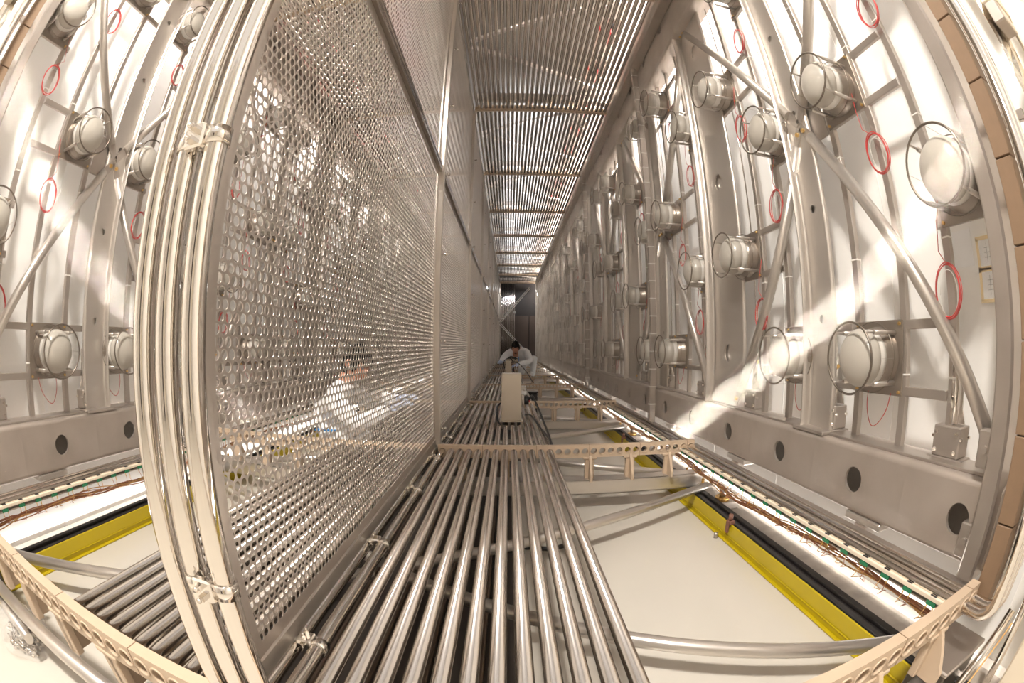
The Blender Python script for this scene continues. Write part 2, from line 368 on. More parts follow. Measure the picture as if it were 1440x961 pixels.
for s in (1, -1):
    ch = 'open chamber' if s > 0 else 'chamber behind the cathode'
    for lvl, z in (('floor', -.593), ('ceiling', 2.68)):
        for j, y in enumerate(YC):
            t = thing('support_comb', '%s tan holed %s bar from the open end, %s' % (ORD[j], lvl, ch), 'support bar', (XC, y, z), 'tan support bars')
            if s < 0: t.rotation_euler = (0, 0, PI)
            obj('bar', cm, t)
            if y < 9:
                for n in range(6):
                    obj('leg', lgm if lvl == 'floor' else lgu, t, (.16 + .24 * n, 0, 0))
                    if lvl == 'floor': obj('shoulder', lug, t, (.16 + .24 * n, 0, 0))
                for n in range(5): obj('joint', seg, t, (.275 + .3 * n, 0, 0))
            # the steel beam that carries it
            a, b = sorted((X(.03, s), X(1.62, s)))
            if lvl == 'floor' and j == 0:
                o = MB().cyl((a, y - .03, -.79), (b, y - .03, -.79), .027, 20).build('cross_tube', SATIN)
                tag(o, 'thick satin steel tube lying under the first tan bar of the ' + ch, 'tube', 'cross members')
            else:
                z0 = -.845 if lvl == 'floor' else 2.78
                m = MB().bbox(a, b, y - .045, y - .04, z0, z0 + .088, .001); m.bbox(a, b, y - .045, y + .045, z0 + .08, z0 + .088, .002); m.bbox(a, b, y - .045, y + .045, z0, z0 + .008, .002)
                o = m.build('cross_beam', SATIN); tag(o, '%s steel channel beam carrying a tan bar, %s, %s' % (ORD[j], lvl, ch), 'beam', 'cross members')
    # diagonal braces below and above
    for j in range(9):
        ym = YC[j] + 1.02
        for lvl, z in (('floor', -.815), ('ceiling', 2.86)):
            for e, yy in ((0, YC[j] + .13), (1, YC[j + 1] - .13)):
                A = Vector((X(.06, s), ym + (.05 if e else -.05), z)); B = Vector((X(1.58, s), yy, z)); d = (B - A).normalized()
                t = thing('brace_tube', '%s diagonal brace %s the %s tubes, %s' % (nth(2 * j + e + 1), 'below' if lvl == 'floor' else 'above', lvl, ch), 'brace', tuple(A), 'diagonal braces')
                MB().cyl((0, 0, 0), B - A, .024, 16).build('tube', SATIN, t)
                if j < 3 and lvl == 'floor':
                    q = B - A; MB().bbox(q.x - .035, q.x + .035, q.y - .03, q.y + .03, -.006, .006, .002).build('end_plate', STEEL, t)
                    MB().cyl((q.x - s * .03, q.y, .0), (q.x - s * .03, q.y, .045), .009, 8).build('bolt', GOLD, t)

# ------------------------------------------------------------------ yellow beams with black rails
for s in (1, -1):
    t = thing('yellow_beam', 'yellow painted beam with black rail on the floor ' + WHERE[s], 'beam', (X(1.478, s), .25, -.95))
    def bx(m, u0, u1, z0, z1, b=.003):
        a, c = sorted((s * u0, s * u1)); return m.bbox(a, c, 0, 18.6, z0, z1, b)
    m = bx(bx(bx(MB(), 0, .008, .0, .10), -.016, .0, .0, .010), -.005, .0, .03, .036); m.build('yellow_flange', YELLOW, t)
    m = bx(bx(bx(MB(), .008, .095, .0, .090), .020, .045, .090, .097), .062, .095, .090, .104); m.build('black_rail', BLACK, t)
    for y in (1.55, 3.7, 5.8):
        c = MB().bbox(-.012, .018, y - .02, y + .02, .10, .12, .003); c.cyl((0, y, .12), (0, y, .15), .012, 10); c.bbox(-.02, -.008, y - .012, y + .012, .055, .12, .003); c.build('screw_clamp', mat('rusty_clamp', (.20, .09, .06), .6), t)
        MB().cyl((-.034 * s, y + .07, .0), (-.034 * s, y + .07, .03), .012, 8).build('floor_bolt', STEEL, t)
for i, y in enumerate((2.25, 4.3)):
    t = thing('level_foot', 'small machined adjuster block with brass nut on the black rail, ' + ['before', 'beyond'][i] + ' the steel boxes', 'block', (X(1.66, 1), y, -.945))
    MB().bbox(-.07, .09, -.05, .06, 0, .05, .004).build('block', STEEL, t)
    MB().cyl((0, 0, .05), (0, 0, .075), .045, 18).build('nut', GOLD, t); MB().cyl((0, 0, .075), (0, 0, .12), .02, 14).build('stud', STEEL, t)

# ------------------------------------------------------------------ side frames
def frame(s):
    t = thing('steel_framework', 'stainless steel framework of holed beams, posts and struts ' + WHERE[s], 'frame', (X(1.62, s), .42, -.6))
    O = Vector((X(1.62, s), .42, -.6))
    def P(m, name, mt, par=None, at=None):
        o = m.mesh(name, mt); return obj(name, o, par or t, at or (0, 0, 0))
    # holed horizontal beams: 0.53 m modules
    def beam(z0, z1, zh, name):
        seg_ = MB(); L = .53
        ins = seg_.holeplate((0, 0, zh), (0, 1, 0), (0, 0, 1), L, 2 * min(z1 - .02 - zh, zh - z0 - .02), .047, 28)
        hh = min(z1 - .02 - zh, zh - z0 - .02)
        seg_.add(ins + [v + Vector((s * .012, 0, 0)) for v in ins], [(i, (i + 1) % 28, 28 + (i + 1) % 28, 28 + i) for i in range(28)], True)
        if z1 - .02 > zh + hh: seg_.add([(0, -L / 2, zh + hh), (0, L / 2, zh + hh), (0, L / 2, z1 - .02), (0, -L / 2, z1 - .02)], [(0, 1, 2, 3)])
        if z0 + .02 < zh - hh: seg_.add([(0, -L / 2, z0 + .02), (0, L / 2, z0 + .02), (0, L / 2, zh - hh), (0, -L / 2, zh - hh)], [(0, 1, 2, 3)])
        prof = [(.02 * (1 - math.sin(a)), z1 - .02 + .02 * (1 - math.cos(a)) - 0) for a in ()]
        pr = [(.022 - .022 * math.cos(a), z1 - .02 + .02 * math.sin(a)) for a in [i * PI / 12 for i in range(7)]] + [(.16, z1), (.16, z0)] + [(.022 - .022 * math.cos(a), z0 + .02 - .02 * math.sin(a)) for a in [i * PI / 12 for i in range(6, -1, -1)]]
        vs = [(s * u, yy, z) for yy in (-L / 2, L / 2) for u, z in pr]; n = len(pr)
        seg_.add(vs, [(i, i + 1, n + i + 1, n + i) for i in range(n - 1)], True)
        return seg_.mesh(name, BEAM)
    bl = beam(-.585, -.345, -.467, 'bottom_beam'); tl = beam(2.30, 2.78, 2.56, 'top_beam')
    for i in range(34):
        y = .60 + .53 * i
        obj('bottom_beam', bl, t, (0, y - .42, .6)); obj('top_beam', tl, t, (0, y - .42, .6))
    # weld-on rail and spacer blocks under the beam
    rm = MB().box(*sorted((s * .02, s * .15)), 0, 18.2, .605 - .345 + -.345 + .345, .605 - .34 + .004)
    P(MB().bbox(*sorted((s * .035, s * .15)), .05, 18.2, .255, .265, .002), 'top_rail', STEEL)
    bm_ = MB(); bm_.bbox(*sorted((s * .0, s * .12)), -.10, .10, -.012, .016, .004); bm_.bbox(*sorted((s * .005, s * .06)), -.03, .04, -.05, -.012, .003); bm_ = bm_.mesh('spacer_block', SATIN)
    for i in range(17): obj('spacer_block', bm_, t, (0, .62 + 1.04 * i, 0))
    # wide channel posts, narrow posts
    ZP0, ZP1 = .255, 2.90
    def post(w, holes, hr, d, name, dl):
        m = MB(); zs = [ZP0] + [(a + b) / 2 for a, b in zip(holes[:-1], holes[1:])] + [ZP1]
        for zc, z0, z1 in zip(holes, zs[:-1], zs[1:]):
            hh = min(zc - z0, z1 - zc)
            ins = m.holeplate((0, 0, zc), (0, 1, 0), (0, 0, 1), w - .03, 2 * hh, hr, 24)
            m.add(ins + [v + Vector((s * .008, 0, 0)) for v in ins], [(i, (i + 1) % 24, 24 + (i + 1) % 24, 24 + i) for i in range(24)], True)
            h = w / 2 - .015
            if z1 > zc + hh + 1e-4: m.add([(0, -h, zc + hh), (0, h, zc + hh), (0, h, z1), (0, -h, z1)], [(0, 1, 2, 3)])
            if z0 < zc - hh - 1e-4: m.add([(0, -h, z0), (0, h, z0), (0, h, zc - hh), (0, -h, zc - hh)], [(0, 1, 2, 3)])
        for e in (-1, 1):           # rounded flanges turned towards the chamber (far edge) or the wall (near edge)
            dd = -s * d if e > 0 else s * dl
            pr = [(dd / abs(dd) * (.015 - .015 * math.cos(a)), e * (w / 2 - .015 + .015 * math.sin(a))) for a in [i * PI / 12 for i in range(7)]] + [(dd, e * w / 2), (dd, e * (w / 2 - .006)), (dd * .2, e * (w / 2 - .006))]
            vs = [(x, y, z) for z in (ZP0, ZP1) for x, y in pr]; n = len(pr)
            m.add(vs, [(i, i + 1, n + i + 1, n + i) for i in range(n - 1)], True)
        m.add([(s * dl, -w / 2, ZP0), (s * dl, w * .30, ZP0), (s * dl, w * .30, ZP1), (s * dl, -w / 2, ZP1)], [(0, 1, 2, 3)])
        if w < .2: m.add([(s * dl, w * .30, ZP0), (0, w * .45, ZP0), (0, w * .45, ZP1), (s * dl, w * .30, ZP1)], [(0, 1, 2, 3)])
        return m.mesh(name, SATIN)
    wide = post(.38, [.6 - .04 + 1.04 * i for i in range(3)], .05, .06, 'wide_post', .018)
    nar = post(.16, [.6 + .11 + .465 * i for i in range(5)], .017, .05, 'narrow_post', .018)
    fb = MB().bbox(*sorted((s * -.0, s * .13)), -.11, .11, .255, .27, .003).mesh('base_plate', STEEL)
    for j in range(9):
        if j < 8: obj('wide_post', wide, t, (s * .07, 2.35 + 2.04 * j - .42, 0))
        obj('narrow_post', nar, t, (s * .07, 1.46 + 2.04 * j - .42, 0)); obj('base_plate', fb, t, (0, 1.46 + 2.04 * j - .42, 0))
        # struts
        N = Vector((s * .070, 1.435 + 2.04 * j - .42, .6 + .965))
        for (dy, z, sg) in ((-.89, -.285, -1), (.78, -.285, 1), (-.98, 2.30, -1), (1.0, 2.30, 1)):
            E_ = Vector((s * .070, N.y + dy, .6 + z)); d = (E_ - N).normalized(); a_ = N + d * .10
            st = P(MB().cyl(a_, E_ - d * .05, .0265, 16), 'strut', SATIN)
            if j < 4:
                for q, dr in ((a_, -1), (E_ - d * .05, 1)):
                    e2 = q + d * (dr * .09); c = MB(); nrm = Vector((0, -d.z, d.y))
                    c.add([Vector((x, 0, 0)) + p for x in (-.006, .006) for p in (q + nrm * .026 - d * dr * .02, q - nrm * .026 - d * dr * .02, e2 - nrm * .02, e2 + nrm * .02)], [(0, 1, 2, 3), (7, 6, 5, 4), (0, 4, 5, 1), (1, 5, 6, 2), (2, 6, 7, 3), (3, 7, 4, 0)])
                    obj('lug', c.mesh('lug', STEEL), st)
                    ctr = q + d * (dr * .055)
                    if dr > 0 or z < 0: obj('bolt', MB().cyl(ctr + Vector((-s * .016, 0, 0)), ctr + Vector((s * .006, 0, 0)), .011, 8).mesh('bolt', GOLD), st)
        g = MB().bbox(*sorted((s * .097, s * .10)), -.16, .16, .6 + .86, .6 + 1.08, .003).mesh('gusset', STEEL)
        obj('gusset', g, t, (0, N.y, 0))
    P(MB().bbox(*sorted((-s * .09, s * .0)), .10, 18.2, 3.17, 3.40, .006), 'top_cover', STEEL)
    # end post
    m = MB(); m.bbox(*sorted((-s * .055, s * .14)), .03, .095, .0, 3.4, .008); P(m, 'end_post', STEEL)
    for z in (.34, .09):
        bk = P(MB().bbox(*sorted((-s * .02, s * .02)), .09, .15, z - .05, z + .05, .004), 'corner_bracket', STEEL)
        obj('bolt', MB().cyl((-s * .02, .12, z), (-s * .03, .12, z), .012, 8).mesh('bolt', STEEL), bk)
    return t
FR = {s: frame(s) for s in (1, -1)}

# brown insulating strip at the end of each frame, bars every 3 m along it
for s in (1, -1):
    t = thing('insulator_strip', 'brown strip of stacked blocks at the open end of the framework ' + WHERE[s], 'strip', (X(1.54, s), .40, -.62))
    bm1 = MB().bbox(*sorted((s * .0, s * .05)), -.048, .012, .002, .208, .002).mesh('block', BROWN)
    for i in range(16): obj('block', bm1, t, (0, 0, .21 * i))
    for j, y in enumerate((3.4, 6.42, 9.44, 12.46, 15.48)):
        t = thing('divider_bar', '%s narrow upright bar with white ties before the framework %s' % (ORD[j], WHERE[s]), 'bar', (X(1.565, s), y, -.66), 'upright divider bars')
        MB().bbox(-.03, .02, -.018, .018, 0, 3.3, .004).build('bar', STEEL, t)
        if y < 10:
            tie = MB().bbox(-.033, .023, -.02, .02, -.004, .004, .001).mesh('tie', WCABLE)
            for i in range(22): obj('tie', tie, t, (0, 0, .2 + .14 * i))

# tensioners standing on the beam
def tensioner_meshes(s):
    M = {}
    m = MB().bbox(-.038, .038, -.06, .06, .0, .095, .004); M['block'] = m.mesh('block', STEEL)
    M['base'] = MB().bbox(-.04, .04, -.08, .08, -.014, .0, .003).mesh('base', STEEL)
    m = MB(); pr = [(-.03, .0), (.055, .0), (.055, .10), (.035, .16), (.03, .30), (-.012, .30), (-.015, .14), (-.03, .10)]
    for x0 in (.040,):
        vs = [(s * x, y, z) for x in (x0, x0 + .006) for y, z in pr]; n = len(pr)
        m.add(vs, [tuple(range(n)), tuple(reversed(range(n, 2 * n)))] + [(i, (i + 1) % n, n + (i + 1) % n, n + i) for i in range(n)])
    M['bracket'] = m.mesh('bracket', SATIN)
    M['piston'] = MB().lathe((0, 0, .10), (0, 0, 1), [(0, 0), (0, .021), (.19, .021), (.19, .017), (.235, .017), (.24, .012), (.24, 0)], 18).mesh('piston', CHROME)
    M['rod'] = MB().cyl((0, 0, .33), (0, 0, 2.62), .0045, 8).mesh('rod', TUBE)
    M['bolt'] = MB().cyl((-.046, 0, 0), (.046, 0, 0), .007, 8).mesh('bolt', CHROME)
    M['bolty'] = MB().cyl((0, -.068, 0), (0, .068, 0), .006, 8).mesh('bolt', CHROME)
    M['gold'] = MB().cyl((0, -.02, .25), (0, -.027, .25), .009, 8).mesh('bolt', GOLD)
    return M
for s in (1, -1):
    M = tensioner_meshes(s)
    for i in range(26):
        y = .76 + .67 * i
        t = thing('wire_tensioner', '%s steel tensioner with piston from the brown strip on the beam %s' % (nth(i + 1), WHERE[s]), 'tensioner', (X(1.74, s), y, -.331), 'tensioners ' + SIDE[s])
        for k in ('base', 'block', 'bracket', 'piston', 'rod'): obj(k, M[k], t)
        if i < 8:
            for dy in (-.045, .045):
                for z in (.02, .075): obj('bolt', M['bolt'], t, (0, dy, z))
            for dx in (-.03, .03): obj('bolt', M['bolty'], t, (dx, 0, .06))
            obj('bolt', M['gold'], t)

# ------------------------------------------------------------------ photomultipliers
def pmt_meshes(s):
    M = {}; ax = (-s, 0, 0)
    m = MB().lathe((0, 0, 0), ax, [(.095, .094), (.108, .0985), (.120, .0985), (.135, .094), (.150, .083), (.162, .064), (.170, .040), (.174, .018), (.175, 0)], 28); M['glass_dome'] = m.mesh('glass_dome', DOME)
    M['white_band'] = MB().lathe((0, 0, 0), ax, [(.062, .090), (.064, .0955), (.080, .0965), (.095, .0945)], 28).mesh('white_band', BAND)
    M['can'] = MB().lathe((0, 0, 0), ax, [(0, .108), (.012, .108), (.02, .102), (.05, .100), (.058, .094), (.066, .090)], 28).mesh('can', PLATE)
    M['mounting_plate'] = MB().bbox(-.003, .003, -.128, .128, -.128, .128, .001).mesh('mounting_plate', PLATE)
    def ringm(h, r, rr): 
        return MB().path([(-s * h, r * math.cos(2 * PI * i / 36), r * math.sin(2 * PI * i / 36)) for i in range(36)], rr, 6, closed=True)
    M['guard_ring'] = ringm(.178, .119, .0042).mesh('guard_ring', RINGM)
    M['rear_ring'] = ringm(.05, .122, .002).mesh('rear_ring', RINGM)
    for q, (a, nm) in enumerate(((45, 'a'), (135, 'b'), (225, 'c'), (315, 'd'))):
        y, z = .119 * math.cos(math.radians(a)), .119 * math.sin(math.radians(a))
        m = MB().cyl((0, y, z), (-s * .125, y, z), .0085, 10); m.cyl((-s * .125, y, z), (-s * .178, y, z), .004, 8); M['rod' + nm] = m.mesh('guard_rod', SATIN)
    m = MB()
    for i in range(8):
        a = 2 * PI * i / 8; m.cyl((-s * .05, .122 * math.cos(a), .122 * math.sin(a)), (-s * .178, .119 * math.cos(a), .119 * math.sin(a)), .0007, 4, caps=False)
    M['guard_wires'] = m.mesh('guard_wires', STEEL)
    M['bolt'] = MB().cyl((0, 0, 0), (-s * .01, 0, 0), .006, 8).mesh('plate_bolt', GOLD)
    M['bar'] = MB().bbox(*sorted((s * .004, s * .022)), -.34, .16, -.016, .016, .002).mesh('cross_bar', STEEL)
    M['dot'] = MB().cyl((s * .0032, 0, 0), (s * .05, 0, 0), .028, 16).mesh('green_cap', GREENDOT)
    return M
rowsA = [-.04, 1.0, 2.03]; rowsB = [.48, 1.52]
ROWN = {-.04: 'lowest', .48: 'second lowest', 1.0: 'middle', 1.52: 'second highest', 2.03: 'highest'}
pcount = 0
colsA = [y for j in range(9) for y in (1.13 + 2.04 * j, 1.63 + 2.04 * j)]
colsB = [.13, .64] + [y for j in range(9) for y in (2.11 + 2.04 * j, 2.65 + 2.04 * j) if y < 18.3]
UP = 1.715
for s in (1, -1):
    M = pmt_meshes(s)
    for cols, rows in ((colsA, rowsA), (colsB, rowsB)):
        for ci, y in enumerate(cols):
            if y < .3: continue
            for z in rows:
                t = thing('photomultiplier', '%s round photomultiplier from the brown strip in the %s row %s' % (nth(ci + (1 if cols is colsA else 0)), ROWN[z], WHERE[s]), 'light sensor', (X(UP, s), y, z), 'photomultipliers %s row %s' % (ROWN[z], SIDE[s]))
                for k in ('glass_dome', 'white_band', 'can', 'mounting_plate', 'guard_ring'): obj(k, M[k], t)
                if y < 11:
                    for k in 'abcd': obj('guard_rod', M['rod' + k], t)
                    obj('rear_ring', M['rear_ring'], t); obj('guard_wires', M['guard_wires'], t)['kind'] = 'stuff'
                    for a in (-1, 1):
                        for b in (-1, 1): obj('plate_bolt', M['bolt'], t, (-s * .002, a * .115, b * .115))
                        obj('cross_bar', M['bar'], t, (0, 0, a * .11))
                    if ci % 3 == 1: obj('green_cap', M['dot'], t, (0, -.05, .0))
        for cn, y in enumerate(cols):
            if y < .3: continue
            for e in (-1, 1):
                t = MB().bbox(*sorted((s * .005, s * .009)), -.016, .016, 0, 2.66, .001); t.bbox(*sorted((s * .009, s * .03)), -.016, -.012, 0, 2.66, .001)
                o = t.build('mounting_bar', STEEL, None, (X(UP, s), y + e * .127, -.345))
                tag(o, '%s slim upright angle bar of the %s sensor columns %s' % (nth(2 * cn + (e + 1) // 2 + 1), 'three-sensor' if cols is colsA else 'two-sensor', WHERE[s]), 'bar', 'sensor bars ' + SIDE[s])
                if y < 7:
                    for i in range(6): MB().bbox(*sorted((s * .003, s * .032)), -.018, .018, -.003, .003, .001).build('tie', WCABLE, o, (0, 0, .25 + .42 * i))

# red cable coils hung beside the photomultipliers
def coil(yr, zr, seed):
    rnd = random.Random(seed); pts = []; n = 26; turns = 4
    ph = [rnd.uniform(-1, 1) for _ in range(8)]
    for i in range(n * turns + 8):
        a = 2 * PI * i / n; k = i / n
        pts.append((.006 * math.sin(k * 3 + ph[0]), yr * (1 + .05 * math.sin(k * 2.3 + ph[1])) * math.sin(a) + .003 * ph[2], zr * (1 + .05 * math.cos(k * 1.7 + ph[3])) * math.cos(a)))
    tail = [(0, .03 + .02 * ph[4], zr + .04), (.0, .02, zr + .12), (.004, .01 * ph[5], zr + .2)]
    return MB().path(pts, .0019, 5), MB().path([pts[0]] + tail, .0017, 5), MB().path([(0, yr * .7 * math.cos(a / 10 * PI), zr * .9 * math.sin(a / 10 * PI) - .01) for a in range(21)], .0012, 5)
coils = [coil(.055, .08, i) for i in range(3)]
cms = [(a.mesh('loop', RED), b.mesh('tail', RED), c.mesh('white_lead', WCABLE)) for a, b, c in coils]
ci = 0
for s in (1, -1):
    for cols, rows, dz in ((colsA, rowsA[1:], -.33), (colsB, rowsB, -.32)):
        for cn, y in enumerate(cols):
            if y < .3 or y > 9.5: continue
            for z in rows:
                ci += 1
                rn = random.Random(ci)
                a, b, c = cms[ci % 3]
                def free(yy): return all(abs(yy - 2.35 - 2.04 * q) > .26 and abs(yy - 1.46 - 2.04 * q) > .15 for q in range(-1, 6))
                dy = next((d for d in rn.sample((-.14, -.12, -.13), 3) + [.12, -.05, .05, -.2, .2] if free(y + d)), None)
                if dy is None: continue
                t = thing('cable_coil', 'red cable loop below the %s sensor of the %s row %s' % (nth(cn + (1 if cols is colsA else 0)), ROWN[z], WHERE[s]), 'cable', (X(UP - .022, s), y + dy, z + dz), 'red cable loops %s %s' % (ROWN[z], SIDE[s]))
                t.rotation_euler = (rn.uniform(-.25, .25), 0, 0)
                obj('loop', a, t); obj('tail', b, t); obj('white_lead', c, t)
    for cn, y in enumerate(colsA):
        if y > 9.5: continue
        pts = [(0, 0, 0), (0, .005, -.05), (0, -.01, -.10), (0, -.035, -.13), (0, -.07, -.11), (0, -.11, -.06), (0, -.125, .0)]
        pts = [Vector(q) for q in pts]
        for _ in range(2): pts = [pts[0]] + [v for i in range(len(pts) - 1) for v in (pts[i] * .75 + pts[i + 1] * .25, pts[i] * .25 + pts[i + 1] * .75)] + [pts[-1]]
        o = MB().path(pts, .0018, 5).build('hanging_cable', RED, None, (X(UP - .006, s), y + .05, -.16))
        tag(o, 'short red cable below the %s lowest row sensor %s' % (nth(cn + 1), WHERE[s]), 'cable', 'short red cables ' + SIDE[s])

# ------------------------------------------------------------------ wire planes (3 crossing layers of fine wires)
def wires(phi, W, H, pitch, r):
    c, q = math.cos(phi), math.sin(phi); V = []; F = []
    cor = [(0, 0), (W, 0), (W, H), (0, H)]
    bs = [-q * y + c * z for y, z in cor]; b = min(bs) + pitch / 2
    while b < max(bs):
        lo, hi = -1e9, 1e9
        for p0, d, mx in ((-b * q, c, W), (b * c, q, H)):      # y = a*c - b*q ; z = a*q + b*c
            if abs(d) < 1e-9: continue
            t0, t1 = (0 - p0) / d, (mx - p0) / d
            lo = max(lo, min(t0, t1)); hi = min(hi, max(t0, t1))
        if hi - lo > .01:
            n = len(V)
            for a in (lo, hi): V += [(a, b + r, 0), (a, b, r), (a, b - r, 0), (a, b, -r)]
            F += [(n + i, n + (i + 1) % 4, n + 4 + (i + 1) % 4, n + 4 + i) for i in range(4)]
        b += pitch
    me = bpy.data.meshes.new('wire_layer'); me.from_pydata(V, [], F); me.polygons.foreach_set('use_smooth', [True] * len(F)); me.materials.append(WIREM); me.update(); return me
WW, WH = 2.96, 3.2
wl_ = [(math.radians(60), wires(math.radians(60), WW, WH, .003, .000085), .0), (math.radians(-60), wires(math.radians(-60), WW, WH, .003, .00005), .004)]
for s in (1, -1):
    for j in range(6):
        y0 = .44 + 3.02 * j
        t = thing('wire_plane', '%s plane of fine crossing wires before the framework %s' % (ORD[j], WHERE[s]), 'wire mesh', (X(1.52, s), y0, -.58), 'wire planes')
        t['kind'] = 'stuff'
        for phi, me, dx in wl_:
            o = obj('wire_layer', me, t, (s * dx, 0, 0)); o['kind'] = 'stuff'
            c, q = math.cos(phi), math.sin(phi)
            o.matrix_local = Matrix(((0, 0, 1, s * dx), (c, -q, 0, 0), (q, c, 0, 0), (0, 0, 0, 1)))

# ------------------------------------------------------------------ trays added above the ceiling tubes to break up bright gaps
for s in (1, -1):
    rn = random.Random(60 + s)
    for i in range(24):
        y = .9 + .72 * i; L = rn.uniform(.3, .6)
        t = thing('gap_tray', '%s added dark tray with red leads above the ceiling tubes %s' % (nth(i + 1), WHERE[s]), 'cable tray', (X(1.33, s), y, 2.925), 'trays added above the ceiling tubes')
        MB().bbox(-.10, .09, 0, L, 0, .03, .004).build('tray', STEEL, t)
        for q in (.06, L - .06): MB().cyl((0, q, .03), (0, q, .126), .006, 6).build('hanger', STEEL, t)
        if y < 9:
            for q in range(4):
                yy = rn.uniform(.05, L - .05); MB().bbox(-.03 + .04 * (q % 3), .0 + .04 * (q % 3), yy - .03, yy + .03, -.035, .0, .003).build('connector', BLACK if q % 2 else STEEL, t)
            for q in range(2): MB().path([(-.12 + .1 * q, 0, -.01), (-.10 + .1 * q, L * .3, -.04), (-.05 + .08 * q, L * .6, -.015), (-.08 + .1 * q, L, -.03)], .006, 5).build('red_lead', RED, t)

# ------------------------------------------------------------------ read-out boards and wiring along the frame foot
for s in (1, -1):
    t = thing('board_tray', 'tray with green circuit boards along the framework foot ' + WHERE[s], 'tray', (X(1.425, s), .45, -.60))
    MB().bbox(*sorted((s * -.0, s * .010)), 0, 18, -.012, .002, .002).build('edge_strip', CREAM, t)
    MB().bbox(*sorted((s * .010, s * .17)), 0, 18, -.03, -.024, .001).build('tray_plate', STEEL, t)
    MB().bbox(*sorted((s * .10, s * .165)), 0, 18, -.022, -.005, .002).build('flat_rail', STEEL, t)
    gb = MB().bbox(*sorted((s * .002, s * .006)), -.019, .019, -.027, -.012, .001).mesh('green_board', GREEN)
    tb = MB().bbox(-.003, .003, -.012, .012, .0, .003, .001).mesh('terminal', BLACK)
    pin = MB().cyl((s * .004, 0, -.027), (s * .004, 0, -.042), .0022, 6).mesh('pin', GOLD)
    rn = random.Random(3)
    lws = []
    for q in range(6):
        pts = [(0, 0, -.040), (rn.uniform(-.01, .01), .004, -.062), (s * rn.uniform(.0, .03), rn.uniform(-.02, .03), -.08), (s * .05, rn.uniform(.0, .05), -.09), (s * .07, rn.uniform(.02, .07), -.10)]
        lws.append(MB().path(pts, .0014, 4).mesh('lead_wire', AMBER if q % 2 else COPPER))
    for i in range(90):
        y = .05 + .105 * i
        g = obj('green_board', gb, t, (0, y, 0))
        if i < 60:
            obj('terminal', tb, g, (s * .004, 0, .0015))
            for q, e in enumerate((-.014, .014)):
                obj('pin', pin, g, (0, e, 0)); obj('lead_wire', lws[(2 * i + q) % 6], g, (0, e, 0))
    h = thing('cable_bundle', 'loose bundle of thin copper wires sagging below the green boards ' + WHERE[s], 'cable', (X(1.495, s), .45, -.70))
    for q in range(9):
        a1, a2, p1, p2 = rn.uniform(.004, .012), rn.uniform(.004, .012), rn.uniform(0, 6), rn.uniform(0, 6)
        pts = [(a1 * math.sin(y * 5 + p1) + .008 * math.sin(y * 17 + p2), y, a2 * math.sin(y * 4 + p2) + .006 * math.cos(y * 13 + p1) + .018 * math.sin(y * 3.1)) for y in [.07 * n for n in range(150)]]
        MB().path(pts, .0026, 5).build('wire', COPPER if q % 3 else AMBER, h)

# ------------------------------------------------------------------ steel boxes on the tubes
def steel_box(label, loc, w, h, d, grp):
    t = thing('steel_box', label, 'box', loc, grp)
    MB().bbox(-w / 2, w / 2, 0, d, .03, .03 + h, .004).build('body', BOXM, t)
    MB().bbox(-w / 2 - .012, w / 2 + .012, -.012, d + .012, .022, .03, .002).build('base_plate', BOXM, t)
    for x in (-w / 2 + .015, w / 2 - .015):
        for y in (.01, d - .01): MB().cyl((x, y, 0), (x, y, .024), .009, 8).build('foot', BLACK, t)
    MB().cyl((w / 2, d / 2, h * .5), (w / 2 + .02, d / 2, h * .5), .045, 18).build('connector_flange', STEEL, t)
    c = MB().cyl((w / 2 + .02, d / 2, h * .5), (w / 2 + .055, d / 2, h * .5), .032, 16); c.build('connector', BLKCABLE, t)
    MB().cyl((w / 2 + .055, d / 2 - .01, h * .5), (w / 2 + .064, d / 2 - .01, h * .5), .009, 10).build('red_button', RED, t)
    return t
steel_box('larger plain steel box standing on the floor tubes before the second tan bar', (.02, 3.22, -.576), .145, .345, .13, 'steel boxes')
steel_box('smaller far steel box standing on the floor tubes by the kneeling person', (-.01, 7.95, -.576), .10, .28, .1, 'steel boxes')
def cable(label, pts, r=.007, grp='black cables'):
    P = [Vector(p) for p in pts]; out = []
    for i in range(len(P) - 1):
        p0, p1, p2, p3 = P[max(i - 1, 0)], P[i], P[i + 1], P[min(i + 2, len(P) - 1)]
        for k in range(6):
            t = k / 6; out.append(.5 * ((2 * p1) + (p2 - p0) * t + (2 * p0 - 5 * p1 + 4 * p2 - p3) * t * t + (3 * p1 - p0 - 3 * p2 + p3) * t ** 3))
    out.append(P[-1]); o = MB().path([p - P[0] for p in out], r, 8).build('power_cable', BLKCABLE, None, tuple(P[0])); tag(o, label, 'cable', grp)
cable('black cable arching from the large steel box connector down to the tubes', [(.15, 3.28, -.40), (.17, 3.2, -.36), (.20, 3.05, -.42), (.23, 2.85, -.50), (.245, 2.6, -.55), (.24, 2.47, -.57)])
cable('black cable drooping from the large steel box foot across the tubes', [(.12, 3.22, -.50), (.16, 3.1, -.49), (.21, 2.9, -.54), (.25, 2.68, -.57), (.26, 2.5, -.60)])
cable('black cable looping beside the large steel box on its cathode side', [(-.06, 3.25, -.42), (-.085, 3.2, -.45), (-.08, 3.18, -.53), (-.06, 3.2, -.57)])
cable('black cable running from the far steel box past the kneeling person to the tubes', [(.05, 8.0, -.3), (.10, 7.9, -.28), (.2, 7.7, -.33), (.3, 7.4, -.44), (.36, 7.1, -.54), (.38, 6.9, -.57)])
cable('black cable arching over the far steel box', [(-.08, 8.02, -.4), (-.09, 8.02, -.3), (-.05, 8.0, -.24), (.02, 8.0, -.22), (.07, 8.0, -.28), (.08, 8.0, -.4)])
cable('black cable lying on the floor below the tubes', [(-.3, 1.75, -.93), (-.1, 1.82, -.93), (.05, 1.9, -.93), (.2, 1.86, -.92), (.3, 1.95, -.93)], .012)
